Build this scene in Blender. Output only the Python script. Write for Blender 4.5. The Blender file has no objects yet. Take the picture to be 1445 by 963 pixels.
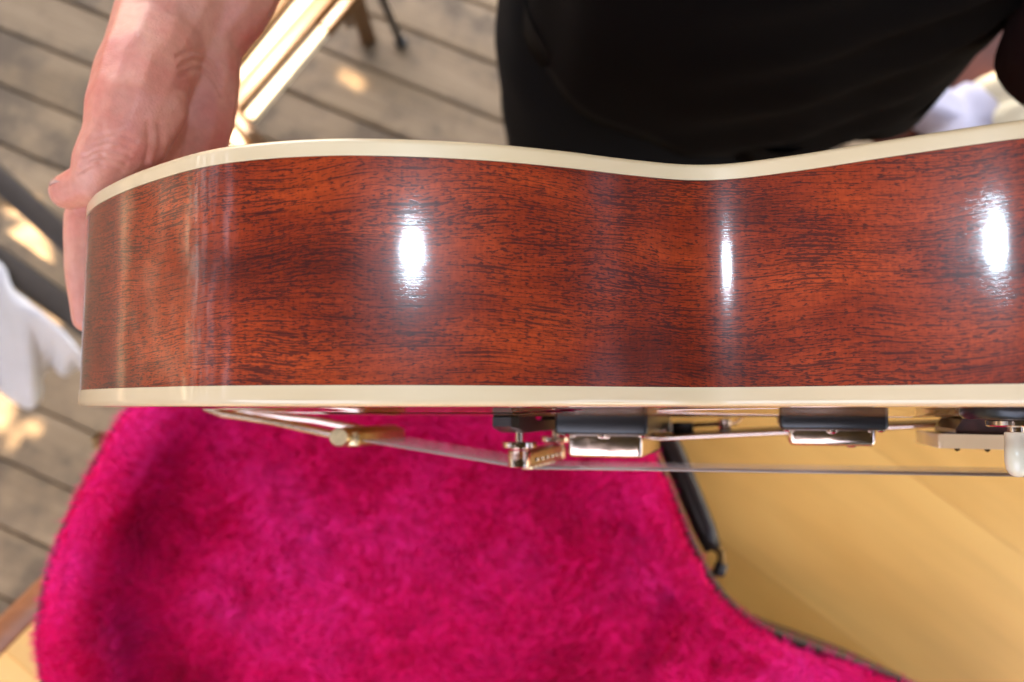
import bpy, bmesh, math, random
import numpy as np
from mathutils import Vector, Matrix, noise as mnoise

random.seed(7); rng = np.random.default_rng(7)
scene = bpy.context.scene
col = scene.collection
R = math.radians

# ------------------------------------------------------------------ camera
PITCH = R(80)
CAM = np.array([0, 0, 1.465]); FPX = 1170.0; CX, CY = 722.5, 481.5
RIGHT = np.array([1.0, 0, 0]); UP = np.array([0, math.sin(PITCH), math.cos(PITCH)])
FWD = np.array([0, math.cos(PITCH), -math.sin(PITCH)])
cd = bpy.data.cameras.new('Camera'); cam = bpy.data.objects.new('Camera', cd); col.objects.link(cam)
cam.location = CAM; cam.rotation_euler = (math.pi / 2 - PITCH, 0, 0)
cd.sensor_width = 36; cd.lens = 36 * FPX / 1445; cd.clip_start = .01; cd.clip_end = 300
cd.dof.use_dof = True; cd.dof.focus_distance = .30; cd.dof.aperture_fstop = 7.0
scene.camera = cam

# ------------------------------------------------------------------ sky, sun, flash, exposure
SUN_DIR = Vector((-.25, .22, 1.0)).normalized()          # towards the sun
elev = math.asin(SUN_DIR.z); azim = math.atan2(SUN_DIR.x, SUN_DIR.y)
world = bpy.data.worlds.new('World'); scene.world = world; world.use_nodes = True
wn = world.node_tree.nodes; wl = world.node_tree.links
bg = wn['Background']; sky = wn.new('ShaderNodeTexSky'); sky.sky_type = 'NISHITA'; sky.sun_disc = False
sky.sun_elevation = elev; sky.sun_rotation = azim; sky.dust_density = 2.0
wl.new(sky.outputs[0], bg.inputs[0]); bg.inputs[1].default_value = .15
sd = bpy.data.lights.new('Sun', 'SUN'); sd.energy = 2.0; sd.angle = R(.53); sd.color = (1, .93, .82)
sun = bpy.data.objects.new('Sun', sd); col.objects.link(sun); sun.location = SUN_DIR * 20
sun.rotation_euler = SUN_DIR.to_track_quat('Z', 'Y').to_euler()
# the camera's pop-up flash, whose reflections stand on the guitar's side
fd = bpy.data.lights.new('camera_flash', 'AREA'); fd.shape = 'ELLIPSE'; fd.size = .034; fd.size_y = .020
fd.energy = .058; fd.color = (.38, .66, 1.0)
fl = bpy.data.objects.new('camera_flash', fd); col.objects.link(fl)
fl.location = CAM + UP * .105 + FWD * -.01
fl.rotation_euler = (math.pi / 2 - PITCH - R(6), 0, 0)
scene.view_settings.view_transform = 'Standard'; scene.view_settings.look = 'None'
scene.view_settings.gamma = 1; scene.view_settings.exposure = 3.6
scene.view_settings.use_white_balance = True; scene.view_settings.white_balance_temperature = 9300; scene.view_settings.white_balance_tint = 19   # warm daylight balance
scene.cycles.max_bounces = 6; scene.cycles.diffuse_bounces = 3

# ------------------------------------------------------------------ helpers
def ray(x, y): return (x - CX) / FPX * RIGHT - (y - CY) / FPX * UP + FWD
def pz(x, y, z): d = ray(x, y); return CAM + d * (z - CAM[2]) / d[2]
def at(x, y, Z): return CAM + ray(x, y) * Z

def tag(o, label=None, cat=None, group=None, kind=None):
    if label: o['label'] = label
    if cat: o['category'] = cat
    if group: o['group'] = group
    if kind: o['kind'] = kind
    return o
def empty(name, loc=(0, 0, 0)):
    o = bpy.data.objects.new(name, None); col.objects.link(o); o.location = loc; o.empty_display_size = .05
    return o
def link(name, me, mat, parent=None, smooth=True, mw=None):
    o = bpy.data.objects.new(name, me); col.objects.link(o)
    if mat and not me.materials: me.materials.append(mat)
    if smooth:
        me.polygons.foreach_set('use_smooth', [True] * len(me.polygons))
    if parent is not None:
        o.parent = parent
        if parent.parent is None: o.matrix_parent_inverse = parent.matrix_basis.inverted()   # meshes are built in world space
    return o
def pyd(name, V, F, mat, parent=None, smooth=True):
    me = bpy.data.meshes.new(name)
    me.from_pydata([tuple(map(float, v)) for v in V], [], [tuple(map(int, f)) for f in F]); me.update()
    return link(name, me, mat, parent, smooth)
def frombm(name, bm, mat, parent=None, smooth=True, bevel=0, seg=2, auto=None):
    if bevel:
        bmesh.ops.bevel(bm, geom=list(bm.edges), offset=bevel, segments=seg, affect='EDGES', profile=.5, clamp_overlap=True)
    bmesh.ops.recalc_face_normals(bm, faces=list(bm.faces))
    me = bpy.data.meshes.new(name); bm.to_mesh(me); bm.free()
    o = link(name, me, mat, parent, smooth)
    if auto is not None: me.set_sharp_from_angle(angle=R(auto))
    return o
def box_bm(c, ax, ay, az, bm=None):
    """box at centre c with half-axis vectors"""
    bm = bm or bmesh.new(); c = Vector(c); ax, ay, az = Vector(ax), Vector(ay), Vector(az)
    vs = [bm.verts.new(c + sx * ax + sy * ay + sz * az) for sx in (-1, 1) for sy in (-1, 1) for sz in (-1, 1)]
    for f in ((0, 1, 3, 2), (4, 6, 7, 5), (0, 4, 5, 1), (2, 3, 7, 6), (0, 2, 6, 4), (1, 5, 7, 3)):
        bm.faces.new([vs[i] for i in f])
    return bm
def bar(name, p, q, w, h, mat, parent=None, up=(0, 0, 1), bevel=.003):
    p, q = Vector(p), Vector(q); d = (q - p); L = d.length; d.normalize()
    s = d.cross(Vector(up)).normalized(); t = s.cross(d).normalized()
    return frombm(name, box_bm((p + q) / 2, d * L / 2, s * w / 2, t * h / 2), mat, parent, True, bevel, 2, 40)
def tube_data(path, rad, n=12, flat=1.0, upv=(0, 0, 1), cap=True):
    path = [np.array(p, float) for p in path]; V = []; F = []
    if np.isscalar(rad): rad = [rad] * len(path)
    prev = None
    for i, p in enumerate(path):
        a = path[max(i - 1, 0)]; b = path[min(i + 1, len(path) - 1)]
        t = b - a; t /= np.linalg.norm(t)
        u = np.array(upv, float) if prev is None else prev
        s = np.cross(t, u); s /= np.linalg.norm(s); u2 = np.cross(s, t); prev = u2
        for k in range(n):
            an = 2 * math.pi * k / n
            V.append(p + rad[i] * (math.cos(an) * s + flat * math.sin(an) * u2))
    for i in range(len(path) - 1):
        for k in range(n):
            F.append((i * n + k, i * n + (k + 1) % n, (i + 1) * n + (k + 1) % n, (i + 1) * n + k))
    if cap:
        F.append(tuple(range(n))[::-1]); F.append(tuple(range((len(path) - 1) * n, len(path) * n)))
    return V, F
def tube(name, path, rad, mat, parent=None, n=12, flat=1.0, upv=(0, 0, 1)):
    V, F = tube_data(path, rad, n, flat, upv); return pyd(name, V, F, mat, parent)
def spline(P, n, closed=True):
    """Catmull-Rom through P, resampled to n even points"""
    P = np.array(P, float); m = len(P); out = []
    rngi = range(m if closed else m - 1)
    for i in rngi:
        if closed: p0, p1, p2, p3 = P[i - 1], P[i], P[(i + 1) % m], P[(i + 2) % m]
        else: p0, p1, p2, p3 = P[max(i - 1, 0)], P[i], P[i + 1], P[min(i + 2, m - 1)]
        a = np.linalg.norm(p1 - p0) ** .5 + 1e-9; b = np.linalg.norm(p2 - p1) ** .5; c = np.linalg.norm(p3 - p2) ** .5 + 1e-9
        m1 = (p2 - p1) + b * ((p1 - p0) / a - (p2 - p0) / (a + b)) if np.linalg.norm(p1 - p0) > 1e-8 else (p2 - p1)
        m2 = (p2 - p1) + b * ((p3 - p2) / c - (p3 - p1) / (b + c)) if np.linalg.norm(p3 - p2) > 1e-8 else (p2 - p1)
        for t in np.linspace(0, 1, 24, endpoint=False):
            out.append((2 * t**3 - 3 * t**2 + 1) * p1 + (t**3 - 2 * t**2 + t) * m1 + (-2 * t**3 + 3 * t**2) * p2 + (t**3 - t**2) * m2)
    if not closed: out.append(P[-1])
    out = np.array(out)
    Q = np.vstack([out, out[:1]]) if closed else out
    L = np.r_[0, np.cumsum(np.linalg.norm(np.diff(Q, axis=0), axis=1))]
    s = np.linspace(0, L[-1], n, endpoint=not closed)
    return np.stack([np.interp(s, L, Q[:, k]) for k in range(Q.shape[1])], 1), s
def normals2(P):
    T = np.roll(P, -1, 0) - np.roll(P, 1, 0); T /= np.linalg.norm(T, axis=1)[:, None]
    N = np.stack([T[:, 1], -T[:, 0]], 1)
    c = P.mean(0)
    A = .5 * np.sum(P[:, 0] * np.roll(P[:, 1], -1) - np.roll(P[:, 0], -1) * P[:, 1])
    return N if A > 0 else -N
def loft(rings, closed_profile=False):
    """rings: list of (n,3) arrays; returns V,F"""
    n = len(rings[0]); V = np.vstack(rings); F = []
    m = len(rings)
    for r in range(m if closed_profile else m - 1):
        a = r * n; b = ((r + 1) % m) * n
        for i in range(n):
            j = (i + 1) % n; F.append((a + i, a + j, b + j, b + i))
    return V, F

# ------------------------------------------------------------------ materials
def mat_base(name, color=(.5, .5, .5), rough=.5, **kw):
    m = bpy.data.materials.new(name); m.use_nodes = True; b = m.node_tree.nodes['Principled BSDF']
    b.inputs['Base Color'].default_value = (*color, 1); b.inputs['Roughness'].default_value = rough
    for k, v in kw.items():
        b.inputs[k.replace('_', ' ')].default_value = v
    return m, m.node_tree.nodes, m.node_tree.links, b
def ramp(nt, pts, interp='LINEAR'):
    r = nt.new('ShaderNodeValToRGB'); e = r.color_ramp.elements; r.color_ramp.interpolation = interp
    while len(e) < len(pts): e.new(.5)
    for i, (p, c) in enumerate(pts):
        e[i].position = p; e[i].color = (*c, 1) if len(c) == 3 else c
    return r
def noise(nt, lk, vec, scale, detail=3, rough=.5, dist=0):
    n = nt.new('ShaderNodeTexNoise'); n.inputs['Scale'].default_value = scale; n.inputs['Detail'].default_value = detail
    n.inputs['Roughness'].default_value = rough; n.inputs['Distortion'].default_value = dist
    if vec is not None: lk.new(vec, n.inputs['Vector'])
    return n
def mapping(nt, lk, vec, scale=(1, 1, 1), rot=(0, 0, 0), loc=(0, 0, 0)):
    m = nt.new('ShaderNodeMapping'); m.inputs['Scale'].default_value = scale; m.inputs['Rotation'].default_value = rot
    m.inputs['Location'].default_value = loc; lk.new(vec, m.inputs['Vector']); return m.outputs[0]
def mixc(nt, lk, fac, a, b, mode='MIX'):
    m = nt.new('ShaderNodeMix'); m.data_type = 'RGBA'; m.blend_type = mode
    for sock, v in ((0, fac), (6, a), (7, b)):
        if hasattr(v, 'links'): lk.new(v, m.inputs[sock])
        elif isinstance(v, (int, float)): m.inputs[sock].default_value = v
        else: m.inputs[sock].default_value = (*v, 1)
    return m.outputs[2]
def bump(nt, lk, b, h, strength=.3, dist=.002):
    n = nt.new('ShaderNodeBump'); n.inputs['Strength'].default_value = strength; n.inputs['Distance'].default_value = dist
    lk.new(h, n.inputs['Height']); lk.new(n.outputs[0], b.inputs['Normal']); return n
def objco(nt): return nt.new('ShaderNodeTexCoord').outputs['Object']

def m_mahogany():
    m, nt, lk, b = mat_base('mahogany_lacquer', (.3, .06, .02), .36)
    uv = nt.new('ShaderNodeUVMap').outputs[0]                       # metres: u along the rim, v across it
    warp = noise(nt, lk, mapping(nt, lk, uv, (9, 16, 1)), 1, 2)
    sub = nt.new('ShaderNodeVectorMath'); sub.operation = 'SUBTRACT'; lk.new(warp.outputs['Color'], sub.inputs[0]); sub.inputs[1].default_value = (.5, .5, .5)
    sc = nt.new('ShaderNodeVectorMath'); sc.operation = 'MULTIPLY'; lk.new(sub.outputs[0], sc.inputs[0]); sc.inputs[1].default_value = (0, .022, 0)
    ad = nt.new('ShaderNodeVectorMath'); ad.operation = 'ADD'; lk.new(uv, ad.inputs[0]); lk.new(sc.outputs[0], ad.inputs[1])
    co = ad.outputs[0]
    # tone: large patches and fine cross flecks
    big = noise(nt, lk, mapping(nt, lk, co, (11, 26, 1)), 1, 3, .55)
    tone = ramp(nt, [(.30, (.14, .0130, .005)), (.48, (.285, .0285, .008)), (.68, (.49, .058, .013))]); lk.new(big.outputs[0], tone.inputs[0])
    fleck = noise(nt, lk, mapping(nt, lk, co, (900, 260, 1)), 1, 2)
    fr = ramp(nt, [(.35, (.86, .84, .84)), (.65, (1.12, 1.10, 1.06))]); lk.new(fleck.outputs[0], fr.inputs[0])
    c1 = mixc(nt, lk, 1.0, tone.outputs[0], fr.outputs[0], 'MULTIPLY')
    stripe = noise(nt, lk, mapping(nt, lk, co, (14, 700, 1)), 1, 2)
    sr = ramp(nt, [(.3, (.72, .68, .66)), (.6, (1.1, 1.1, 1.1))]); lk.new(stripe.outputs[0], sr.inputs[0])
    c1 = mixc(nt, lk, .8, c1, sr.outputs[0], 'MULTIPLY')
    # pores: short dark dashes along the grain, crowded in some bands
    dens = noise(nt, lk, mapping(nt, lk, co, (18, 45, 1), loc=(3, 1, 0)), 1, 3, .6)
    def pores(sx, sy, lo, hi, loc):
        n = noise(nt, lk, mapping(nt, lk, co, (sx, sy, 1), loc=loc), 1, 1.5, .5)
        a = nt.new('ShaderNodeMath'); a.operation = 'MULTIPLY_ADD'; lk.new(dens.outputs[0], a.inputs[0]); a.inputs[1].default_value = .24; lk.new(n.outputs[0], a.inputs[2])
        r = ramp(nt, [(lo, (0, 0, 0)), (hi, (1, 1, 1))]); lk.new(a.outputs[0], r.inputs[0]); return r.outputs[0]
    p1 = pores(230, 1900, .700, .735, (0, 0, 0)); p2 = pores(42, 1700, .700, .745, (7, 3, 0)); p3 = pores(460, 2100, .700, .735, (2, 9, 0))
    mx = nt.new('ShaderNodeMath'); mx.operation = 'MAXIMUM'; lk.new(p1, mx.inputs[0]); lk.new(p2, mx.inputs[1])
    mx2 = nt.new('ShaderNodeMath'); mx2.operation = 'MAXIMUM'; lk.new(mx.outputs[0], mx2.inputs[0]); lk.new(p3, mx2.inputs[1])
    ml = nt.new('ShaderNodeMath'); ml.operation = 'MULTIPLY'; lk.new(mx2.outputs[0], ml.inputs[0]); ml.inputs[1].default_value = .76
    c2 = mixc(nt, lk, ml.outputs[0], c1, (.022, .006, .007))
    lk.new(c2, b.inputs['Base Color'])
    b.inputs['Specular IOR Level'].default_value = .22
    b.inputs['Coat Weight'].default_value = 1; b.inputs['Coat Roughness'].default_value = .105; b.inputs['Coat IOR'].default_value = 1.5
    # fine polishing scratches in the lacquer
    s1 = noise(nt, lk, mapping(nt, lk, uv, (260, 2600, 1), rot=(0, 0, .9)), 1, 2)
    s2 = noise(nt, lk, mapping(nt, lk, uv, (60, 90, 1)), 1, 2)
    sa0 = nt.new('ShaderNodeMath'); sa0.operation = 'MULTIPLY_ADD'; lk.new(s1.outputs[0], sa0.inputs[0]); sa0.inputs[1].default_value = .06; lk.new(s2.outputs[0], sa0.inputs[2])
    fg = noise(nt, lk, mapping(nt, lk, co, (90, 1500, 1)), 1, 2)
    sa1 = nt.new('ShaderNodeMath'); sa1.operation = 'MULTIPLY_ADD'; lk.new(fg.outputs[0], sa1.inputs[0]); sa1.inputs[1].default_value = .105; lk.new(sa0.outputs[0], sa1.inputs[2])
    sa = nt.new('ShaderNodeMath'); sa.operation = 'MULTIPLY_ADD'; lk.new(mx2.outputs[0], sa.inputs[0]); sa.inputs[1].default_value = -.03; lk.new(sa1.outputs[0], sa.inputs[2])
    bn = nt.new('ShaderNodeBump'); bn.inputs['Strength'].default_value = .10; bn.inputs['Distance'].default_value = .0006
    lk.new(sa.outputs[0], bn.inputs['Height']); lk.new(bn.outputs[0], b.inputs['Coat Normal'])
    return m
def m_binding():
    m, nt, lk, b = mat_base('cream_binding', (.82, .68, .44), .35)
    co = objco(nt); n = noise(nt, lk, mapping(nt, lk, co, (14, 14, 60)), 1, 3)
    r = ramp(nt, [(.3, (.71, .49, .28)), (.7, (.79, .575, .355))]); lk.new(n.outputs[0], r.inputs[0]); lk.new(r.outputs[0], b.inputs['Base Color'])
    b.inputs['Coat Weight'].default_value = .9; b.inputs['Coat Roughness'].default_value = .07
    b.inputs['Subsurface Weight'].default_value = .0
    n2 = noise(nt, lk, co, 700, 2); bump(nt, lk, b, n2.outputs[0], .04, .0004)
    return m
def m_top():
    m, nt, lk, b = mat_base('sunburst_top', (.35, .12, .02), .3)
    co = objco(nt); n = noise(nt, lk, mapping(nt, lk, co, (8, 240, 8)), 1, 3)
    r = ramp(nt, [(.3, (.26, .085, .012)), (.7, (.44, .17, .03))]); lk.new(n.outputs[0], r.inputs[0]); lk.new(r.outputs[0], b.inputs['Base Color'])
    b.inputs['Coat Weight'].default_value = 1; b.inputs['Coat Roughness'].default_value = .03
    return m
def m_wood(name, a, c, rough=.5, axis=(1, 0, 0), fine=60, coat=0, objrand=.0, grey=None, knots=False, soft=(.82, .80, .78)):
    """planed wood, grain along local x"""
    m, nt, lk, b = mat_base(name, a, rough)
    co = objco(nt)
    if objrand:
        oi = nt.new('ShaderNodeObjectInfo'); cb = nt.new('ShaderNodeCombineXYZ')
        mu = nt.new('ShaderNodeMath'); mu.operation = 'MULTIPLY'; lk.new(oi.outputs['Random'], mu.inputs[0]); mu.inputs[1].default_value = 37
        for k in range(3): lk.new(mu.outputs[0], cb.inputs[k])
        va = nt.new('ShaderNodeVectorMath'); va.operation = 'ADD'; lk.new(co, va.inputs[0]); lk.new(cb.outputs[0], va.inputs[1]); co = va.outputs[0]
    n = noise(nt, lk, mapping(nt, lk, co, (2.2, fine * .35, fine * .35)), 1, 4, .6, .6)
    r = ramp(nt, [(.25, a), (.75, c)]); lk.new(n.outputs[0], r.inputs[0])
    f = noise(nt, lk, mapping(nt, lk, co, (6, fine * 5, fine * 5)), 1, 3)
    fr = ramp(nt, [(.3, soft), (.65, (1.05, 1.05, 1.05))]); lk.new(f.outputs[0], fr.inputs[0])
    c1 = mixc(nt, lk, 1, r.outputs[0], fr.outputs[0], 'MULTIPLY')
    if grey:
        g = noise(nt, lk, co, 7, 7, .7); gr = ramp(nt, [(.44, (0, 0, 0)), (.60, (1, 1, 1))]); lk.new(g.outputs[0], gr.inputs[0])
        c1 = mixc(nt, lk, gr.outputs[0], c1, grey)
    if objrand:
        hs = nt.new('ShaderNodeHueSaturation'); ma = nt.new('ShaderNodeMapRange'); lk.new(oi.outputs['Random'], ma.inputs[0])
        ma.inputs[3].default_value = 1 - objrand; ma.inputs[4].default_value = 1 + objrand
        lk.new(ma.outputs[0], hs.inputs['Value']); lk.new(c1, hs.inputs['Color']); c1 = hs.outputs[0]
    if knots:
        v = nt.new('ShaderNodeTexVoronoi'); v.inputs['Scale'].default_value = 1; lk.new(mapping(nt, lk, co, (3.2, 7, 1)), v.inputs['Vector'])
        kr = ramp(nt, [(.02, (1, 1, 1)), (.07, (0, 0, 0))]); lk.new(v.outputs['Distance'], kr.inputs[0])
        c1 = mixc(nt, lk, kr.outputs[0], c1, (.30, .10, .02))
    lk.new(c1, b.inputs['Base Color']); b.inputs['Coat Weight'].default_value = coat; b.inputs['Coat Roughness'].default_value = .2
    bump(nt, lk, b, f.outputs[0], .25, .001)
    return m
def m_plain(name, colr, rough=.5, metal=0, bs=0, bscale=200, var=.12, coat=0, **kw):
    m, nt, lk, b = mat_base(name, colr, rough, Metallic=metal, **kw)
    co = objco(nt); n = noise(nt, lk, co, bscale, 3)
    r = ramp(nt, [(.3, tuple(x * (1 - var) for x in colr)), (.7, tuple(min(x * (1 + var), 1) for x in colr))]); lk.new(n.outputs[0], r.inputs[0])
    lk.new(r.outputs[0], b.inputs['Base Color']); b.inputs['Coat Weight'].default_value = coat; b.inputs['Coat Roughness'].default_value = .05
    if bs: bump(nt, lk, b, n.outputs[0], bs, .001)
    return m
def m_plush(name, fibre=False):
    m, nt, lk, b = mat_base(name, (.7, .01, .17), .85)
    co = objco(nt); n = noise(nt, lk, co, 8, 3, .5)
    r = ramp(nt, [(.32, (.68, .005, .070)), (.5, (.92, .012, .155)), (.68, (.98, .028, .27))]); lk.new(n.outputs[0], r.inputs[0]); c = r.outputs[0]
    if fibre:
        g = nt.new('ShaderNodeNewGeometry'); fr = ramp(nt, [(0, (.85, .8, .8)), (1, (1.15, 1.3, 1.3))]); lk.new(g.outputs['Random Per Island'], fr.inputs[0])
        c = mixc(nt, lk, 1, c, fr.outputs[0], 'MULTIPLY')
    lk.new(c, b.inputs['Base Color'])
    b.inputs['Sheen Weight'].default_value = .35; b.inputs['Sheen Roughness'].default_value = .4; b.inputs['Sheen Tint'].default_value = (1, .25, .5, 1)
    b.inputs['Specular IOR Level'].default_value = .1
    return m
def m_skin():
    m, nt, lk, b = mat_base('skin', (.62, .30, .21), .42)
    co = objco(nt); n = noise(nt, lk, co, 24, 4, .6)
    r = ramp(nt, [(.30, (.80, .36, .25)), (.5, (.80, .31, .22)), (.68, (.75, .21, .155))]); lk.new(n.outputs[0], r.inputs[0])
    f = noise(nt, lk, co, 260, 3); fr = ramp(nt, [(.35, (.95, .92, .91)), (.6, (1.02, 1.02, 1.02))]); lk.new(f.outputs[0], fr.inputs[0])
    lk.new(mixc(nt, lk, 1, r.outputs[0], fr.outputs[0], 'MULTIPLY'), b.inputs['Base Color'])
    b.inputs['Subsurface Weight'].default_value = .25; b.inputs['Subsurface Radius'].default_value = (.008, .003, .0015); b.inputs['Subsurface Scale'].default_value = 1
    v = nt.new('ShaderNodeTexVoronoi'); v.inputs['Scale'].default_value = 900; lk.new(co, v.inputs['Vector'])
    ad = nt.new('ShaderNodeMath'); ad.operation = 'ADD'; lk.new(v.outputs['Distance'], ad.inputs[0]); lk.new(f.outputs[0], ad.inputs[1])
    bump(nt, lk, b, ad.outputs[0], .16, .0008)
    return m
def m_cloth(name, c, rough=.9, sc=900, sheen=.15):
    m, nt, lk, b = mat_base(name, c, rough); co = objco(nt)
    n = noise(nt, lk, co, 7, 4); r = ramp(nt, [(.3, tuple(x * .85 for x in c)), (.7, tuple(min(1, x * 1.1) for x in c))]); lk.new(n.outputs[0], r.inputs[0])
    lk.new(r.outputs[0], b.inputs['Base Color']); f = noise(nt, lk, co, sc, 2); bump(nt, lk, b, f.outputs[0], .3, .0006)
    b.inputs['Sheen Weight'].default_value = sheen; b.inputs['Specular IOR Level'].default_value = .2 if sheen > .05 else .04
    return m

M = {}
M['mahog'] = m_mahogany(); M['bind'] = m_binding(); M['top'] = m_top()
M['deck'] = m_wood('weathered_deck_wood', (.25, .165, .088), (.41, .29, .175), .75, fine=40, objrand=.14, grey=(.155, .108, .066))
M['pine'] = m_wood('pine_table_wood', (.84, .385, .085), (.97, .54, .16), .38, fine=9, coat=.15, objrand=.06, knots=True, soft=(.95, .94, .92))
M['edge'] = m_wood('reddish_edge_wood', (.30, .09, .03), (.38, .13, .05), .45, fine=30)
M['chairwood'] = m_wood('varnished_chair_wood', (.085, .034, .008), (.135, .056, .014), .45, fine=40, coat=.1)
M['cream'] = m_plain('sunlit_slat_cream', (.80, .72, .55), .5, bscale=40)  # pale slats against dark rails put the sunlit contrast into the colour
M['rosewood'] = m_plain('rosewood', (.045, .014, .012), .4, bscale=300, var=.4, coat=.6)
M['black'] = m_plain('black_plastic', (.012, .012, .013), .28, bscale=60)
M['ebony'] = m_plain('ebony', (.022, .015, .013), .35, bscale=300, var=.3)
M['nickel_pink_reflection'] = m_plain('nickel_pink_reflection', (.80, .62, .53), .12, 1, bscale=500, var=.06)  # pink reflection tinted into the metal's base colour
M['gold'] = m_plain('worn_gold', (.58, .44, .25), .3, 1, bscale=400, var=.2)
M['brass'] = m_plain('tarnished_brass', (.22, .12, .05), .4, 1, bscale=300, var=.3); M['sleeve'] = m_cloth('dark_maroon_cloth', (.028, .011, .011), sheen=.01); M['hem'] = m_cloth('tan_hem', (.16, .085, .045), sheen=.02)
M['string'] = m_plain('string_steel', (.34, .30, .27), .3, 1, bscale=2000, var=.1)
M['ivory'] = m_plain('ivory_plastic', (.74, .66, .50), .3, bscale=100, var=.03, coat=.5)
M['vinyl'] = m_plain('brown_vinyl', (.045, .020, .014), .45, bs=.5, bscale=600, var=.3)
M['leather'] = m_plain('dark_leather', (.022, .010, .009), .32, bs=.3, bscale=500, var=.3)
M['plush'] = m_plush('pink_plush'); M['fibre'] = m_plush('pink_plush_pile', True)
M['skin'] = m_skin(); M['nail'] = m_plain('nail', (.66, .36, .28), .25, bscale=200, var=.05, coat=.3)
M['shirt'] = m_cloth('black_shirt', (.0062, .0050, .0048), sheen=.01); M['trouser'] = m_cloth('dark_trousers', (.004, .0045, .006), .8, sheen=.01)
M['white'] = m_cloth('white_cloth', (.70, .68, .66)); M['lav'] = m_cloth('lavender_white_cloth', (.62, .60, .72)); M['creamcloth'] = m_cloth('cream_cloth', (.80, .72, .52))
M['darkbar'] = m_plain('dark_brown_bar', (.045, .034, .026), .5, bscale=80); M['blackmetal'] = m_plain('black_metal', (.012, .012, .014), .35, bscale=80)
M['redbrown'] = m_plain('red_brown_wood', (.14, .035, .018), .45, bscale=30, var=.25)
M['leaf'] = m_plain('leaf', (.050, .058, .028), .55, bscale=4, var=.35); M['bark'] = m_plain('bark', (.10, .075, .05), .9, bs=1, bscale=30)
M['ground'] = m_plain('ground_soil', (.13, .11, .07), .95, bscale=2, var=.3)
M['dark'] = m_plain('dark_gap', (.02, .016, .012), .9)

# ------------------------------------------------------------------ ground and deck
tag(pyd('ground', [(-60, -60, -.35), (60, -60, -.35), (60, 60, -.35), (-60, 60, -.35)], [(0, 1, 2, 3)], M['ground'], smooth=False), kind='structure')
deck = empty('deck'); tag(deck, kind='structure')
pd = np.array([1, -.43, 0]); pd /= np.linalg.norm(pd); pn = np.array([-pd[1], pd[0], 0])
PITCHW = .1025; base = np.array([-.972, .752, 0])
bm = box_bm((0, 0, 0), (3.4, 0, 0), (0, (PITCHW - .0032) / 2, 0), (0, 0, .014))
bmesh.ops.bevel(bm, geom=list(bm.edges), offset=.0035, segments=2, affect='EDGES')
pme = bpy.data.meshes.new('plank'); bm.to_mesh(pme); bm.free(); pme.materials.append(M['deck'])
ang = math.atan2(pd[1], pd[0])
for k in range(-24, 22):
    o = bpy.data.objects.new('plank', pme); col.objects.link(o); o.parent = deck
    c = base + pn * (k + .5) * PITCHW; c = c - pd * (c @ pd) + pd * random.uniform(-.3, .3)
    o.location = (c[0], c[1], -.014 + random.uniform(-.0015, .0015)); o.rotation_euler = (0, 0, ang)
for s in (-2.2, -.9, .4, 1.7):
    j = bar('joist', np.array([0, 0, -.08]) + pd * s - pn * 2.6, np.array([0, 0, -.08]) + pd * s + pn * 2.4, .06, .1, M['dark'], deck)

# ------------------------------------------------------------------ table
TZ = .735; TR = .89
tc = np.array([.22, -.71, 0.])
table = empty('table', (tc[0], tc[1], 0)); tag(table, 'pale pine table with reddish-brown edge under the pink-lined case', 'table')
bd = np.array([.80, -.60, 0]); bn_ = np.array([.60, .80, 0])      # board direction
bw = .145; ri = TR - .026
k0 = int(ri / bw) + 1
for k in range(-k0, k0 + 1):
    a, b_ = k * bw - bw / 2 + .0001, k * bw + bw / 2 - .0001
    a, b_ = max(a, -ri + .001), min(b_, ri - .001)
    if b_ - a < .01: continue
    ys = np.linspace(a, b_, 9); L = np.sqrt(np.maximum(ri**2 - ys**2, 0))
    ring = [(-l, y) for l, y in zip(L, ys)] + [(l, y) for l, y in zip(L[::-1], ys[::-1])]
    V = [(x, y, 0) for x, y in ring] + [(x, y, -.026) for x, y in ring]; n = len(ring)
    F = [tuple(range(n))[::-1], tuple(range(n, 2 * n))] + [(i, (i + 1) % n, n + (i + 1) % n, n + i) for i in range(n)]
    bm = bmesh.new(); vs = [bm.verts.new(v) for v in V]; [bm.faces.new([vs[i] for i in f]) for f in F]
    bmesh.ops.recalc_face_normals(bm, faces=list(bm.faces))
    me = bpy.data.meshes.new('board'); bm.to_mesh(me); bm.free(); me.materials.append(M['pine'])
    o = bpy.data.objects.new('board', me); col.objects.link(o); o.parent = table
    o.location = (0, 0, TZ + random.uniform(-.0004, .0004)); o.rotation_euler = (0, 0, math.atan2(bd[1], bd[0]))
th = np.linspace(0, 2 * math.pi, 160, endpoint=False); cs = np.stack([np.cos(th), np.sin(th)], 1)
prof = [(ri + .0005, TZ - .03), (ri + .0005, TZ - .003), (ri + .003, TZ - .0008), (TR - .005, TZ - .0008), (TR, TZ - .006), (TR, TZ - .034), (TR - .004, TZ - .036)]
V, F = loft([np.c_[cs * r + tc[:2], np.full(160, z)] for r, z in prof], True); pyd('edge_band', V, F, M['edge'], table)
for a in (40, 130, 220, 310):
    p = tc[:2] + np.array([math.cos(R(a)), math.sin(R(a))]) * .55
    bar('leg', (p[0], p[1], 0), (p[0], p[1], TZ - .028), .07, .07, M['chairwood'], table, (0, 1, 0), .005)
for a in (40, 130):
    p = np.array([math.cos(R(a)), math.sin(R(a))]) * .6
    bar('rail', (tc[0] - p[0], tc[1] - p[1], TZ - .065), (tc[0] + p[0], tc[1] + p[1], TZ - .065), .03, .07, M['chairwood'], table)

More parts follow.
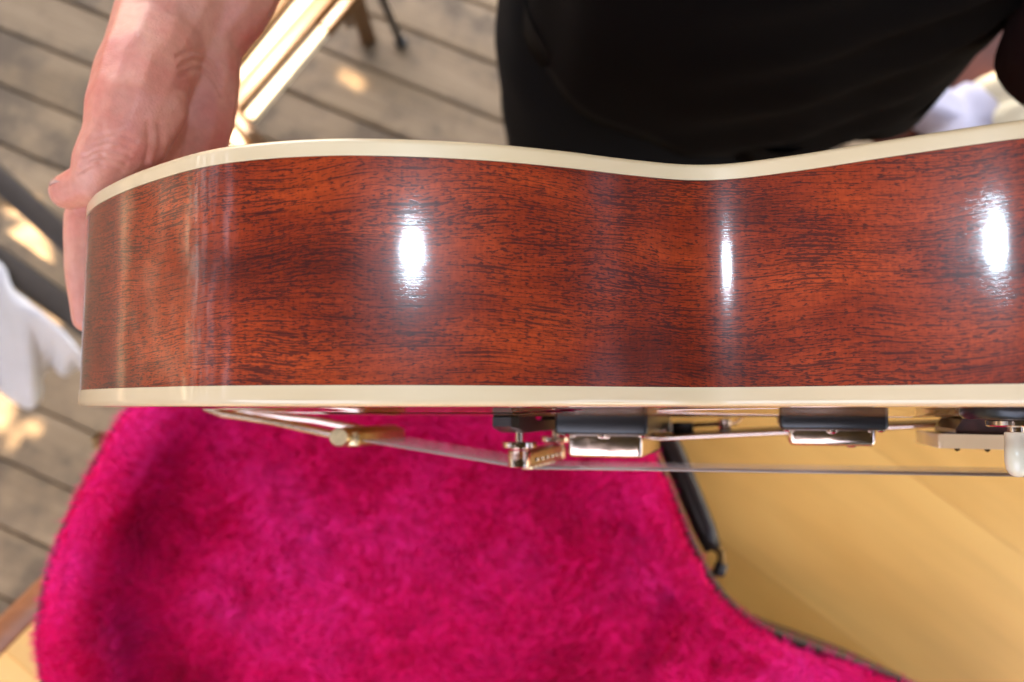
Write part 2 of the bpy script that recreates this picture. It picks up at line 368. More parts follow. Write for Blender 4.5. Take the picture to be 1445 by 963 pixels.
# ------------------------------------------------------------------ guitar case
RZ = .84; IZ = .768
cc = pz(570, 900, RZ); PH = R(40); CA = np.array([math.cos(PH), -math.sin(PH)]); CB = np.array([math.sin(PH), math.cos(PH)])
half = [(-272, 0), (-268, 34), (-252, 90), (-234, 132), (-210, 167), (-178, 193), (-130, 220), (-70, 237), (-15, 240), (31, 232), (75, 214), (123, 188), (146, 178), (170, 173), (193, 175), (219, 183), (253, 196), (297, 211), (345, 220), (395, 212), (430, 190), (462, 150), (490, 105), (530, 85), (650, 80), (800, 82), (860, 90), (900, 60)]
CP = half + [(a, -b) for a, b in half[:0:-1]]
co2, _ = spline(np.array(CP) / 1000, 420)
N2 = normals2(co2)
def cw(p2, z):
    """case coords (a,b) -> world"""
    p2 = np.atleast_2d(p2); q = cc[:2] + p2[:, :1] * CA + p2[:, 1:] * CB
    return np.c_[q, np.broadcast_to(z, (len(q),))]
case = empty('guitar_case', (cc[0], cc[1], TZ)); tag(case, 'open brown guitar case lined with bright pink plush on the pine table', 'guitar case')
def cring(o, z): return cw(co2 + N2 * o, z)
B0 = TZ + .002
prof = [(-.030, B0), (-.010, B0), (-.003, B0 + .004), (0, B0 + .012), (0, RZ - .006), (-.0008, RZ - .002), (-.003, RZ), (-.006, RZ - .001), (-.007, RZ - .006), (-.007, B0 + .012), (-.03, B0 + .010)]
V, F = loft([cring(o, z) for o, z in prof])
nb = len(co2); F = F + [tuple(range(nb))[::-1], tuple(range((len(prof) - 1) * nb, len(prof) * nb))]
pyd('shell', V, F, M['vinyl'], case)
# lining: padded roll at the rim, wall, floor with soft undulation
def fn(p, s, seed=0): return mnoise.noise(Vector((p[0] * s + seed, p[1] * s, p[2] * s)))
spine = np.stack([np.clip(co2[:, 0], -90, 840) * 1.0, np.zeros(len(co2))], 1); spine[:, 0] = np.clip(co2[:, 0], -.09, .84)
lprof = [(-.0068, RZ - .012), (-.0062, RZ - .002), (-.0072, RZ + .004), (-.012, RZ + .0065), (-.019, RZ + .005), (-.024, RZ - .002), (-.0245, RZ - .012), (-.021, RZ - .030), (-.020, RZ - .050), (-.023, IZ + .008), (-.032, IZ + .001), (-.050, IZ)]
rings = [cring(o, z) for o, z in lprof]
inner = co2 + N2 * -.050
for t in (.12, .25, .4, .55, .7, .85, 1.0):
    rings.append(cw(inner * (1 - t) + spine * t, IZ))
for ri_, rg in enumerate(rings):
    if ri_ < 1: continue
    for i in range(len(rg)):
        p = rg[i]; a = .0022 * fn(p, 30) + .0014 * fn(p, 75, 5)
        if ri_ >= 8: rg[i, 2] += a * 1.6 + .004 * fn(p, 9, 3)
        else:
            rg[i, :2] += (N2[i, 0] * CA + N2[i, 1] * CB) * (a * 1.2 - .001); rg[i, 2] += a * .6
V, F = loft(rings); LV, LF = np.array(V), np.array(F)
lining = pyd('plush_lining', V, [f[::-1] for f in F], M['plush'], case)
# padded block that holds the body at the waist
def pad(name, pts, z0, z1, parent):
    ol, _ = spline(np.array(pts) / 1000, 40); n2 = normals2(ol); c = ol.mean(0)
    rs = [cw(ol, z0), cw(ol + n2 * .001, z1 - .014)] + [cw(c + (ol - c) * s, z1 - d) for s, d in ((.97, .005), (.88, .0005), (.6, 0), (.02, 0))]
    for rg in rs[1:]:
        for i in range(len(rg)): rg[i] += .0025 * np.array([fn(rg[i], 45), fn(rg[i], 45, 9), fn(rg[i], 45, 21)])
    V, F = loft(rs); return pyd(name, V, [f[::-1] for f in F], M['plush'], parent), np.array(V), np.array(F)
pd1, PV, PF = pad('plush_pad', [(150, 152), (172, 156), (205, 160), (222, 150), (212, 128), (200, 95), (178, 88), (160, 105)], IZ - .005, RZ - .002, case)
# plush pile: soft short fibres standing on the lining
def pile(V, F, count, length, wid, seed, lo=0):
    r = np.random.default_rng(seed)
    A = V[F[:, 0]]; B = V[F[:, 1]]; Cc = V[F[:, 2]]; D = V[F[:, 3]]
    nn = np.cross(Cc - A, D - B); ar = np.linalg.norm(nn, axis=1) / 2; nn = nn / (2 * ar[:, None] + 1e-12)
    idx = r.choice(len(F), count, p=ar / ar.sum()); s, t = r.random(count)[:, None], r.random(count)[:, None]
    P = (A[idx] * (1 - s) + B[idx] * s) * (1 - t) + (D[idx] * (1 - s) + Cc[idx] * s) * t
    N = nn[idx]
    lean = np.array([[mnoise.noise(Vector(p * 20)), mnoise.noise(Vector(p * 20 + 11)), mnoise.noise(Vector(p * 20 + 23))] for p in P])
    dirs = N + lean * 1.5 + r.normal(0, .28, (count, 3)); dirs /= np.linalg.norm(dirs, axis=1)[:, None]
    flip = np.sum(dirs * N, 1) < .1; dirs[flip] = N[flip]
    side = np.cross(dirs, r.normal(0, 1, (count, 3))); side /= np.linalg.norm(side, axis=1)[:, None]
    ln = (length * r.uniform(.6, 1.15, count))[:, None]
    V3 = np.empty((count * 3, 3)); V3[0::3] = P - side * wid / 2; V3[1::3] = P + side * wid / 2; V3[2::3] = P + dirs * ln
    me = bpy.data.meshes.new('plush_pile'); me.vertices.add(count * 3); me.vertices.foreach_set('co', V3.ravel())
    me.loops.add(count * 3); me.loops.foreach_set('vertex_index', np.arange(count * 3, dtype=np.int32))
    me.polygons.add(count); me.polygons.foreach_set('loop_start', np.arange(0, count * 3, 3, dtype=np.int32)); me.polygons.foreach_set('loop_total', np.full(count, 3, np.int32))
    me.update(calc_edges=True); return me
sel = LF[(LV[LF[:, 0]][:, 0] < .62)]
fq = LF[14 * len(co2) + 60]; sg = 1 if np.cross(LV[fq[2]] - LV[fq[0]], LV[fq[3]] - LV[fq[1]])[2] > 0 else -1
def orient(F, V):
    return F[:, ::-1] if sg < 0 else F
pm = pile(LV, orient(sel, LV), 170000, .0100, .0012, 3); pl = link('plush_pile', pm, M['fibre'], case, False); tag(pl, kind='stuff')
pm = pile(PV, orient(PF, PV), 7000, .008, .0011, 4); pl2 = link('plush_pile', pm, M['fibre'], pd1, False); tag(pl2, kind='stuff')
# handle on the waist side
hp = [pz(x, y, .80) for x, y in ((915, 575), (932, 600), (950, 640), (975, 700), (995, 748), (1006, 775))]
hd = tube('handle', hp, [.007, .009, .0095, .0095, .009, .007], M['leather'], case, 14, .8)
for (x, y), (x2, y2) in (((1002, 768), (1018, 800)), ((918, 580), (905, 555))):
    a, b2 = pz(x, y, .80), pz(x2, y2, .797)
    tube('handle_loop', [a, (a + b2) / 2 + np.array([.004, .003, .002]), b2, b2 + np.array([-.010, -.008, -.001])], .0036, M['brass'], hd, 8)
bar('hinge_plate', pz(1008, 800, .80), pz(1024, 806, .797), .012, .006, M['leather'], hd)
# latch on the tail end
lp = cw(np.array([-.2715, -.046]), .812)[0]; on = -np.array([*CA, 0]); ot = np.array([*CB, 0])
la = frombm('latch', box_bm(lp + on * .003, on * .003, ot * .007, (0, 0, .010)), M['brass'], case, True, .0015, 2, 40)
frombm('latch_lever', box_bm(lp + on * .008 + np.array([0, 0, .003]), on * .003, ot * .005, (0, 0, .006)), M['brass'], la, True, .002, 2, 40)

# ------------------------------------------------------------------ guitar (local frame: u to the neck, v to the bass side, z out of the top)
TH = R(17); eD = -UP * .0787 + FWD * .9969
U_ = RIGHT * math.cos(TH) - eD * math.sin(TH); V_ = -RIGHT * math.sin(TH) - eD * math.cos(TH); W_ = np.cross(U_, V_)
UC, VC = .3182, .4363
GO = CAM - UC * U_ - VC * V_
GM = Matrix(((U_[0], V_[0], W_[0], GO[0]), (U_[1], V_[1], W_[1], GO[1]), (U_[2], V_[2], W_[2], GO[2]), (0, 0, 0, 1)))
def gw(u, v, z): return GO + U_ * u + V_ * v + W_ * z
guitar = bpy.data.objects.new('guitar', None); col.objects.link(guitar); guitar.matrix_world = GM
tag(guitar, 'glossy red-brown mahogany hollow-body guitar with cream binding held on edge', 'guitar')
def gp(name, V, F, mat, parent=None, smooth=True, auto=None):
    o = pyd(name, V, F, mat, None, smooth); o.parent = parent or guitar
    bm = bmesh.new(); bm.from_mesh(o.data); bmesh.ops.recalc_face_normals(bm, faces=list(bm.faces)); bm.to_mesh(o.data); bm.free()
    if auto: o.data.set_sharp_from_angle(angle=R(auto))
    return o
def gbox(name, c, h, mat, parent=None, bevel=.001, seg=3):
    o = frombm(name, box_bm(c, (h[0], 0, 0), (0, h[1], 0), (0, 0, h[2])), mat, None, True, bevel, seg, 40); o.parent = parent or guitar; return o
def gtube(name, path, rad, mat, parent=None, n=14, flat=1., upv=(0, 0, 1)):
    V, F = tube_data(path, rad, n, flat, upv); return gp(name, V, F, mat, parent, True, 50)
def glathe(name, c, prof, mat, parent=None, n=32):
    V = []; F = []
    for r, z in prof:
        for k in range(n):
            a = 2 * math.pi * k / n; V.append((c[0] + r * math.cos(a), c[1] + r * math.sin(a), c[2] + z))
    for i in range(len(prof) - 1):
        for k in range(n): F.append((i * n + k, i * n + (k + 1) % n, (i + 1) * n + (k + 1) % n, (i + 1) * n + k))
    F += [tuple(range(n)), tuple(range((len(prof) - 1) * n, len(prof) * n))]
    return gp(name, V, F, mat, parent, True, 45)
bass = [(0, 0), (2, 42), (8, 84), (17, 117), (31.4, 144.3), (52, 163), (75, 177), (103, 190), (138, 201.6), (163, 203), (185, 199.8), (200, 194.9), (214.8, 188.6), (234.5, 178.0), (254.3, 164.3), (275.4, 147.5), (294, 135.6), (308, 133), (332, 137.2), (355, 144.0), (374.5, 149.4), (396, 154.2), (418, 155), (452, 139), (480, 98), (496, 62), (503, 30)]
treb = [(2, -42), (8, -84), (17, -117), (31.4, -144.3), (52, -163), (75, -177), (103, -190), (138, -201), (168, -203), (191, -200.3), (214.8, -192.3), (234.5, -180.4), (254.3, -164.3), (275.4, -147.5), (294, -136.4), (311, -132.8), (334, -137.6), (355, -144.6), (380, -150), (410, -149), (438, -138), (458, -120), (450, -98), (428, -72), (415, -48), (412, -30), (440, -24), (503, -22)]
GP = np.array(bass + treb[::-1]) / 1000
go, gs = spline(GP, 560); gn = normals2(go); NG = len(go); BD = .088
def gring(o, z): return np.c_[go + gn * o, np.full(NG, z)]
# wooden rim with a uv in metres along the bend
rims = [gring(-.00028, z) for z in np.linspace(-.0069, -BD + .0064, 10)]
V, F = loft(rims); side = gp('body_side', V, F, M['mahog'])
uvl = side.data.uv_layers.new(name='UVMap'); per = gs[1] * NG
vco = np.array([v.co for v in side.data.vertices]); arc = np.tile(gs, 10)
for poly in side.data.polygons:
    ii = [side.data.loops[l].vertex_index for l in poly.loop_indices]; wrap = max(arc[ii]) - min(arc[ii]) > .5
    for l, i in zip(poly.loop_indices, ii):
        a = arc[i] + (per if wrap and arc[i] < .5 else 0); uvl.data[l].uv = (a, vco[i][2])
def binding(name, prof): V, F = loft([gring(o, z) for o, z in prof], True); return gp(name, V, F, M['bind'], None, True, 60)
binding('top_binding', [(-.0030, -.0068), (0, -.0068), (0, -.0064), (0, -.0024), (0, -.0018), (-.0003, -.0009), (-.0010, -.0003), (-.0020, 0), (-.0042, .0001), (-.0042, -.004)])
binding('back_binding', [(-.0030, -BD + .0063), (0, -BD + .0063), (0, -BD + .0059), (0, -BD + .0024), (0, -BD + .0018), (-.0003, -BD + .0009), (-.001, -BD + .0003), (-.002, -BD), (-.0042, -BD - .0001), (-.0042, -BD + .004)])
gsp = np.stack([np.clip(go[:, 0], .14, .36), np.zeros(NG)], 1)
def arch(hgt, zb, sgn, name, mat, hole=None):
    ts = [0, .012, .03, .06, .1, .15, .2, .26, .32, .38, .44, .5, .56, .62, .68, .74, .8, .87, .94, 1]
    ins = go + gn * -.0041; rs = []
    for t in ts:
        h = hgt * (1 - math.cos(math.pi * min(t * 1.12, 1))) / 2 - .0012 * math.exp(-((t - .05) / .05) ** 2)
        rs.append(np.c_[ins * (1 - t) + gsp * t, np.full(NG, zb + sgn * h)])
    V, F = loft(rs)
    if hole is not None:
        V = np.array(V); F = [f for f in F if not hole(V[list(f)].mean(0))]
    return gp(name, V, F, mat)
def fhole(p):
    u, v = p[0], abs(p[1])
    cu = .185; s = (u - cu) / .058
    if abs(s) > 1.15: return False
    cv = .104 + .016 * s - .012 * math.sin(s * 2.6)
    return abs(v - cv) < (.0055 if abs(s) < .85 else .008) and abs(s) < 1.12
ARCH = .0052
arch(ARCH, 0, 1, 'top_plate', M['top'], fhole); arch(.011, -BD, -1, 'back_plate', M['mahog'])
# neck and fingerboard
FE = .3925
nk = [(.41, .022, -.003, .009), (.50, .023, -.028, .010), (.56, .0225, -.018, .0115), (.80, .0215, -.012, .0125)]
V = []; F = []
for u, hw, zb, zt in nk:
    for k in range(9):
        a = math.pi * k / 8; V.append((u, -hw * math.cos(a) * (1 if k in (0, 8) else 1.0), zt + (zb - zt) * math.sin(a)))
for i in range(len(nk) - 1):
    for k in range(9): F.append((i * 9 + k, i * 9 + (k + 1) % 9, (i + 1) * 9 + (k + 1) % 9, (i + 1) * 9 + k))
F += [tuple(range(9)), tuple(range(27, 36))]
gp('neck', V, F, M['mahog'])
def slope(u): return (.0120 + (u - .40) * .012)
fb = gp('fingerboard', *(lambda: ([(FE + .002, -.0262, .0122), (FE + .002, .0262, .0122), (.82, .0215, .0165), (.82, -.0215, .0165), (FE + .002, -.0262, .0178), (FE + .002, .0262, .0178), (.82, .0215, .0222), (.82, -.0215, .0222)],
     [(0, 1, 2, 3), (4, 5, 6, 7), (0, 1, 5, 4), (1, 2, 6, 5), (2, 3, 7, 6), (3, 0, 4, 7)]))(), M['rosewood'], None, False)
for sgn in (1, -1):
    gp('binding', [(FE, sgn * .0262, .0121), (FE, sgn * .0285, .0121), (.82, sgn * .0238, .0166), (.82, sgn * .0215, .0166), (FE, sgn * .0262, .0184), (FE, sgn * .0285, .0184), (.82, sgn * .0238, .0227), (.82, sgn * .0215, .0227)],
       [(0, 1, 2, 3), (4, 5, 6, 7), (0, 1, 5, 4), (1, 2, 6, 5), (2, 3, 7, 6), (3, 0, 4, 7)], M['bind'], fb, False)
gbox('end_binding', (FE - .0009, 0, .0152), (.0011, .0285, .0032), M['bind'], fb, .0004)
V, F = loft([np.array([(u, -.0245, z), (u, .0245, z), (u, .0245, z2), (u, -.0245, z2)]) for u, z, z2 in ((FE + .006, .0100, .0120), (FE + .009, .0055, .0121), (FE + .014, .0035, .0122), (.44, .002, .0124), (.5, .002, .0130))])
gp('fingerboard_support', V, F + [(0, 1, 2, 3), (16, 17, 18, 19)], M['rosewood'], fb, True, 30)
BU = .200
for n in range(9, 21):
    x = BU + .6287 / 2 ** (n / 12)
    if .395 < x < .82:
        z = .0184 + (x - FE) * (.0043 / .4275); hw = .0283 - (x - FE) * .011
        gtube('fret', [(x, -hw, z), (x, hw, z)], .0012, M['nickel_pink_reflection'], fb, 8)
# pickups
def pickup(u, hu, ring_z, cov_z, tilt):
    root = bpy.data.objects.new('pickup', None); col.objects.link(root); root.parent = guitar
    gbox('mounting_ring', (u, 0, (.003 + ring_z) / 2), (.0225, .0455, (ring_z - .003) / 2), M['black'], root, .002)
    c = gbox('cover', (u, 0, (ring_z - .004 + cov_z) / 2), (.0185, .0350, (cov_z - ring_z + .004) / 2), M['nickel_pink_reflection'], root, .0024, 4)
    for k in range(6): glathe('pole_screw', (u + .009, -.0245 + k * .0098, cov_z), [(.0024, -.001), (.0024, .0004), (.0018, .0009), (.0002, .0010)], M['nickel_pink_reflection'], root, 12)
    for su in (-1, 1):
        for sv in (-1, 1): glathe('ring_screw', (u + su * .0195, sv * .0425, ring_z), [(.0018, -.001), (.0018, .0003), (.001, .0009), (.0001, .001)], M['nickel_pink_reflection'], root, 10)
    glathe('adjust_screw', (u, .0408, ring_z), [(.0022, -.001), (.0022, .0010), (.0012, .0016), (.0001, .0017)], M['nickel_pink_reflection'], root, 12)
    glathe('adjust_screw', (u, -.0408, ring_z), [(.0022, -.001), (.0022, .0010), (.0012, .0016), (.0001, .0017)], M['nickel_pink_reflection'], root, 12)
    return root
pickup(.2425, .018, .0136, .0250, 0); pickup(.3462, .018, .0104, .0178, 0)
# bridge
br = bpy.data.objects.new('bridge', None); col.objects.link(br); br.parent = guitar
V = []; F = []; vs = np.linspace(-.066, .066, 45)
for v in vs:
    e = abs(v) / .066; zt = .0128 - .0035 * max(0, (e - .70) / .3) ** 1.0; zb = .0046 + .0026 * (abs(abs(v) - .0) < .030) + (.0 if e < .95 else .0004); hw = .0062 if e < .93 else .0045
    V += [(BU - hw, v, zb), (BU + hw, v, zb), (BU + hw, v, zt), (BU - hw, v, zt)]
for i in range(len(vs) - 1):
    for k in range(4): F.append((i * 4 + k, i * 4 + (k + 1) % 4, (i + 1) * 4 + (k + 1) % 4, (i + 1) * 4 + k))
F += [(0, 1, 2, 3), tuple(range(4 * len(vs) - 4, 4 * len(vs)))]
gp('bridge_base', V, F, M['ebony'], br, True, 30)
for s in (1, -1):
    glathe('post', (BU, s * .037, .012), [(.0019, 0), (.0019, .008)], M['nickel_pink_reflection'], br, 12)
    glathe('thumb_wheel', (BU, s * .037, .0176), [(.0078, 0), (.0088, .0004), (.0088, .0026), (.0078, .0032), (.002, .0033)], M['nickel_pink_reflection'], br, 40)
    glathe('saddle_post', (BU, s * .037, .0218), [(.0055, 0), (.0058, .0006), (.0058, .0080), (.0050, .0086), (.0001, .0088)], M['nickel_pink_reflection'], br, 28)
sb = gbox('saddle_bar', (BU, 0, .0262), (.0052, .0345, .0042), M['gold'], br, .0012)
for k in range(6):
    gbox('saddle', (BU + .0004 * (k - 2), -.0255 + .0102 * k, .0300), (.0034, .0020, .0018), M['gold'], sb, .0006, 2)
    glathe('saddle_screw', (BU + .0056, -.0255 + .0102 * k, .0272), [(.0013, -.001), (.0013, .0004), (.0001, .0006)], M['nickel_pink_reflection'], sb, 10)
# trapeze tailpiece
tp = bpy.data.objects.new('tailpiece', None); col.objects.link(tp); tp.parent = guitar
TU = .098; TZp = .0165
V, F = tube_data([(TU, -.035, TZp), (TU, -.033, TZp), (TU, .033, TZp), (TU, .035, TZp)], [.0055, .0064, .0064, .0055], 16, .82)
gp('crossbar', V, F, M['gold'], tp, True, 50)
gbox('plate', (TU + .004, 0, TZp + .001), (.0055, .031, .0042), M['gold'], tp, .0016)
for s in (1, -1):
    gtube('rod', [(TU - .003, s * .026, TZp), (.05, s * .022, .0085), (.012, s * .016, .0045), (-.002, s * .014, .001), (-.0045, s * .014, -.006)], .0024, M['nickel_pink_reflection'], tp, 12)
gbox('hinge_plate', (-.0035, 0, -.022), (.0012, .018, .020), M['nickel_pink_reflection'], tp, .0006)
for k in range(6): glathe('string_end', (TU - .0072, -.026 + .0104 * k, TZp), [(.0018, -.0018), (.0024, 0), (.0018, .0018), (.0001, .002)], M['gold'], tp, 12)
for k in range(6):
    r = [.00012, .00014, .00017, .00021, .00028, .00055][k]; v = -.0255 + .0102 * k
    st = gtube('string', [(TU + .004, -.026 + .0104 * k, TZp + .001), (BU, v, .0318 - .0002 * abs(k - 2.5)), (.82, v * .76, .0275)], r, M['string'], None, 8)
# selector switch on the bass bout
sw = bpy.data.objects.new('selector_switch', None); col.objects.link(sw); sw.parent = guitar
SU, SV = .4005, .110
glathe('washer', (SU, SV, .0), [(.0168, -.001), (.0172, .0005), (.0172, .0030), (.0160, .0043), (.006, .0046)], M['black'], sw, 48)
nv = []; glathe('nut', (SU, SV, .0048), [(.0088, 0), (.0092, .0002), (.0092, .0017), (.0085, .0022), (.003, .0023)], M['nickel_pink_reflection'], sw, 40)
glathe('stem', (SU, SV, .0068), [(.0026, 0), (.0026, .004)], M['nickel_pink_reflection'], sw, 16)
glathe('switch_tip', (SU, SV, .0088), [(.0032, 0), (.0036, .0002), (.0036, .0050), (.0038, .0052), (.0039, .0100), (.0035, .0128), (.0024, .0146), (.0012, .0153), (.0001, .0155)], M['ivory'], sw, 28)
# pickguard floating beside the strings
pg = gp('pickguard', *(lambda P: (lambda n: ([(u, v, z) for u, v, z in P] + [(u, v, z - .0022) for u, v, z in P], [tuple(range(n)), tuple(range(n, 2 * n))] + [(i, (i + 1) % n, n + (i + 1) % n, n + i) for i in range(n)]))(len(P)))(
    [(.218, -.049, .0215), (.45, -.031, .0075), (.43, -.065, .008), (.37, -.095, .0115), (.30, -.105, .016), (.225, -.092, .021)]), M['black'], None, False)
gtube('pickguard_edge', [(.218, -.048, .0207), (.45, -.030, .0066)], .0013, M['nickel_pink_reflection'], pg, 8)
gbox('bracket_block', (.270, -.075, .013), (.006, .006, .0035), M['black'], pg, .001)
gtube('bracket_rod', [(.272, -.075, .0115), (.300, -.090, .010), (.306, -.15, .004)], .0013, M['nickel_pink_reflection'], pg, 8)
glathe('bracket_nut', (.294, -.084, .0075), [(.0035, 0), (.0038, .001), (.0038, .008), (.0035, .009)], M['nickel_pink_reflection'], pg, 16)
# strap button at the tail
gtube('strap_button', [(-.002, .0, -.045), (-.006, 0, -.045), (-.010, 0, -.045), (-.013, 0, -.045)], [.0068, .0048, .0046, .0068], M['nickel_pink_reflection'], None, 18, 1, (0, 0, 1))

# ------------------------------------------------------------------ person
person = empty('person', (.155, .40, 0)); tag(person, 'person in black shirt and dark trousers gripping the guitar by its end', 'person')
def capsule(bm, p, q, r1, r2, sub=2):
    t = bmesh.new()
    for c, r in ((p, r1), (q, r2)):
        bmesh.ops.create_icosphere(t, subdivisions=sub, radius=r, matrix=Matrix.Translation(Vector(c)))
    bmesh.ops.convex_hull(t, input=list(t.verts))
    me = bpy.data.meshes.new('t'); t.to_mesh(me); t.free(); bm.from_mesh(me); bpy.data.meshes.remove(me)
def remeshed(bm, voxel, smooth_it, fac=.5):
    me = bpy.data.meshes.new('raw'); bm.to_mesh(me); bm.free(); o = bpy.data.objects.new('raw', me); col.objects.link(o)
    m = o.modifiers.new('r', 'REMESH'); m.mode = 'VOXEL'; m.voxel_size = voxel
    s = o.modifiers.new('s', 'SMOOTH'); s.factor = fac; s.iterations = smooth_it
    dg = bpy.context.evaluated_depsgraph_get(); dg.update(); out = bpy.data.meshes.new_from_object(o.evaluated_get(dg))
    bpy.data.objects.remove(o); return out
def chain(bm, pts):
    for (p, r), (q, r2) in zip(pts[:-1], pts[1:]): capsule(bm, p, q, r, r2)
bm = bmesh.new()
A = at
# forearm: two bellies side by side, wrist, thenar, palm, thumb, fingers
elbow = np.array([-.065, .444, 1.117])
chain(bm, [(elbow, .046), (A(300, -160, .415), .036), (A(252, 0, .403), .0262), (A(226, 52, .396), .0228)])
chain(bm, [(elbow + np.array([.012, 0, -.012]), .046), (A(372, -160, .43), .033), (A(314, 0, .418), .0245), (A(279, 52, .412), .0212)])
chain(bm, [(A(226, 52, .396), .0228), (A(205, 105, .378), .0215), (A(190, 150, .370), .0205), (A(176, 190, .366), .0168), (A(147, 226, .364), .0134), (A(133, 256, .366), .0104), (A(97, 271, .370), .0084)])
chain(bm, [(A(216, 150, .372), .0155), (A(190, 196, .368), .0150)])
chain(bm, [(A(279, 52, .412), .0212), (A(282, 110, .414), .0200), (A(276, 170, .416), .0195), (A(262, 230, .420), .0170)])
kn = {'i': (.040, .118), 'm': (.032, .099), 'r': (.026, .080), 'l': (.022, .063)}
def us(v):  # tail surface
    return float(np.interp(v, [0, .042, .084, .117, .144], [0, .002, .008, .017, .0314]))
for key, rr, ln, zt in (('i', .0088, .0, -.042), ('m', .0092, 0, -.036), ('r', .0088, 0, -.040), ('l', .0078, 0, -.052)):
    ku, kv = kn[key]; kz = -BD - .023
    k3 = gw(ku, kv, kz); s0 = us(kv) - rr - .0005
    if key == 'i':
        chain(bm, [(A(226, 100, .398), .017), (A(215, 200, .40), .0150), (k3, .0125)])
    else:
        f = {'m': .33, 'r': .66, 'l': 1.0}[key]
        w0 = A(226, 70, .400) * (1 - f) + A(268, 70, .412) * f
        chain(bm, [(w0, .017), ((w0 + k3) / 2, .0142), (k3, .0112)])
    chain(bm, [(k3, .0112), (gw(s0 + .012, kv + .004, kz + .004), rr * 1.04), (gw(s0, kv + .005, kz + .020), rr), (gw(s0 - .0003, kv + .004, (kz + .02 + zt) / 2), rr * .97), (gw(s0 + .0012, kv + .001, zt), rr * .84)])
arm = remeshed(bm, .00105, 14)
# creases of wrist, thumb joint and palm pressed into the skin
V = np.empty(len(arm.vertices) * 3); arm.vertices.foreach_get('co', V); V = V.reshape(-1, 3)
Nn = np.empty(len(V) * 3); arm.vertices.foreach_get('normal', Nn); Nn = Nn.reshape(-1, 3)
q = V - CAM; zc = q @ FWD; pxx = CX + FPX * (q @ RIGHT) / zc; pyy = CY - FPX * (q @ UP) / zc
facing = np.sum(Nn * (CAM - V), 1) > 0
def seg_groove(pts, width, depth, zmax=.45):
    P, _ = spline(np.array(pts, float), 30, False); d = np.full(len(V), 1e9)
    W3 = np.array([A(x, y, z) for x, y, z in P])
    for p in W3: d = np.minimum(d, np.linalg.norm(V - p, axis=1))
    # distance across the surface: project line points to the surface depth
    d2 = np.full(len(V), 1e9)
    for x, y, z in P: d2 = np.minimum(d2, np.hypot(pxx - x, pyy - y) / FPX * zc)
    g = np.exp(-(d2 / width) ** 2) * (d < .03) * facing
    V[:] -= Nn * (g * depth)[:, None]
for dy, dx in ((0, 0), (14, 3), (27, 5)):
    seg_groove([(250 + dx, 80 + dy, .39), (275 + dx, 72 + dy, .392), (300, 84 + dy, .395), (312, 106 + dy, .40)], .0010, .0009)
for k in range(5):
    seg_groove([(110 + k * 4, 244 - k * 11, .352), (128 + k * 5, 234 - k * 11, .35), (150 + k * 5, 233 - k * 11, .35), (172 + k * 5, 242 - k * 11, .352)], .0009, .0010 if k < 3 else .0006)
for x0 in (140, 205, 222): seg_groove([(x0, 232, .352), (x0 + 6, 205, .35), (x0 + 4, 175, .35)], .0014, .0007)
V += Nn * (.0006 * np.array([mnoise.noise(Vector(p * 55)) for p in V]))[:, None]
arm.vertices.foreach_set('co', V.ravel())
# rest of the body, coarser
bm = bmesh.new()
sh_r = (-.015, .44, 1.40); sh_l = (.325, .43, 1.40)
chain(bm, [(elbow, .046), (sh_r, .055)])
chain(bm, [(sh_r, .06), (.155, .42, 1.42), (sh_l, .06)] if False else [(np.array(sh_r), .06), (np.array((.155, .42, 1.42)), .07), (np.array(sh_l), .06)])
chain(bm, [(np.array((.155, .42, 1.38)), .10), (np.array((.155, .40, 1.1)), .11), (np.array((.155, .41, .92)), .09)])
chain(bm, [(np.array((.155, .42, 1.42)), .055), (np.array((.155, .385, 1.54)), .052)])
chain(bm, [(np.array((.155, .37, 1.60)), .078), (np.array((.155, .35, 1.67)), .085)])
chain(bm, [(np.array(sh_l), .055), (np.array((.352, .265, 1.04)), .042), (np.array((.50, .12, 1.10)), .036), (gw(.72, -.02, -.04), .028)])
for s in (-1, 1):
    hx = .155 + s * .085
    chain(bm, [(np.array((hx, .41, .86)), .072), (np.array((hx + s * .01, .41, .50)), .055), (np.array((hx + s * .015, .44, .09)), .042), (np.array((hx + s * .02, .36, .045)), .04)])
    chain(bm, [(np.array((hx + s * .015, .44, .06)), .045), (np.array((hx + s * .03, .29, .035)), .034)])
rest = remeshed(bm, .012, 6)
bm = bmesh.new(); bm.from_mesh(arm); bm.from_mesh(rest); body_me = bpy.data.meshes.new('body'); bm.to_mesh(body_me); bm.free()
body_me.materials.clear()
body = link('body', body_me, M['skin'], person)
# thumb nail
tn = A(98, 249, .367); t1 = A(76, 249, .370) - A(120, 247, .364); t1 /= np.linalg.norm(t1); nrm = np.array(UP) * .95 - FWD * .3; nrm -= t1 * (nrm @ t1); nrm /= np.linalg.norm(nrm); s1 = np.cross(nrm, t1)
V = []; F = []
for i in range(7):
    for j in range(7):
        a = (i / 6 - .5) * 2; b_ = (j / 6 - .5) * 2
        V.append(tn + t1 * (a * .0072 * math.sqrt(1 - .35 * b_ * b_)) + s1 * (b_ * .0062) - nrm * (.0030 * b_ * b_ + .0012 * a * a) + nrm * .0008)
for i in range(6):
    for j in range(6): F.append((i * 7 + j, i * 7 + j + 1, (i + 1) * 7 + j + 1, (i + 1) * 7 + j))
nl = pyd('thumb_nail', V, F, M['nail'], body)
so = nl.modifiers.new('s', 'SOLIDIFY'); so.thickness = .0007
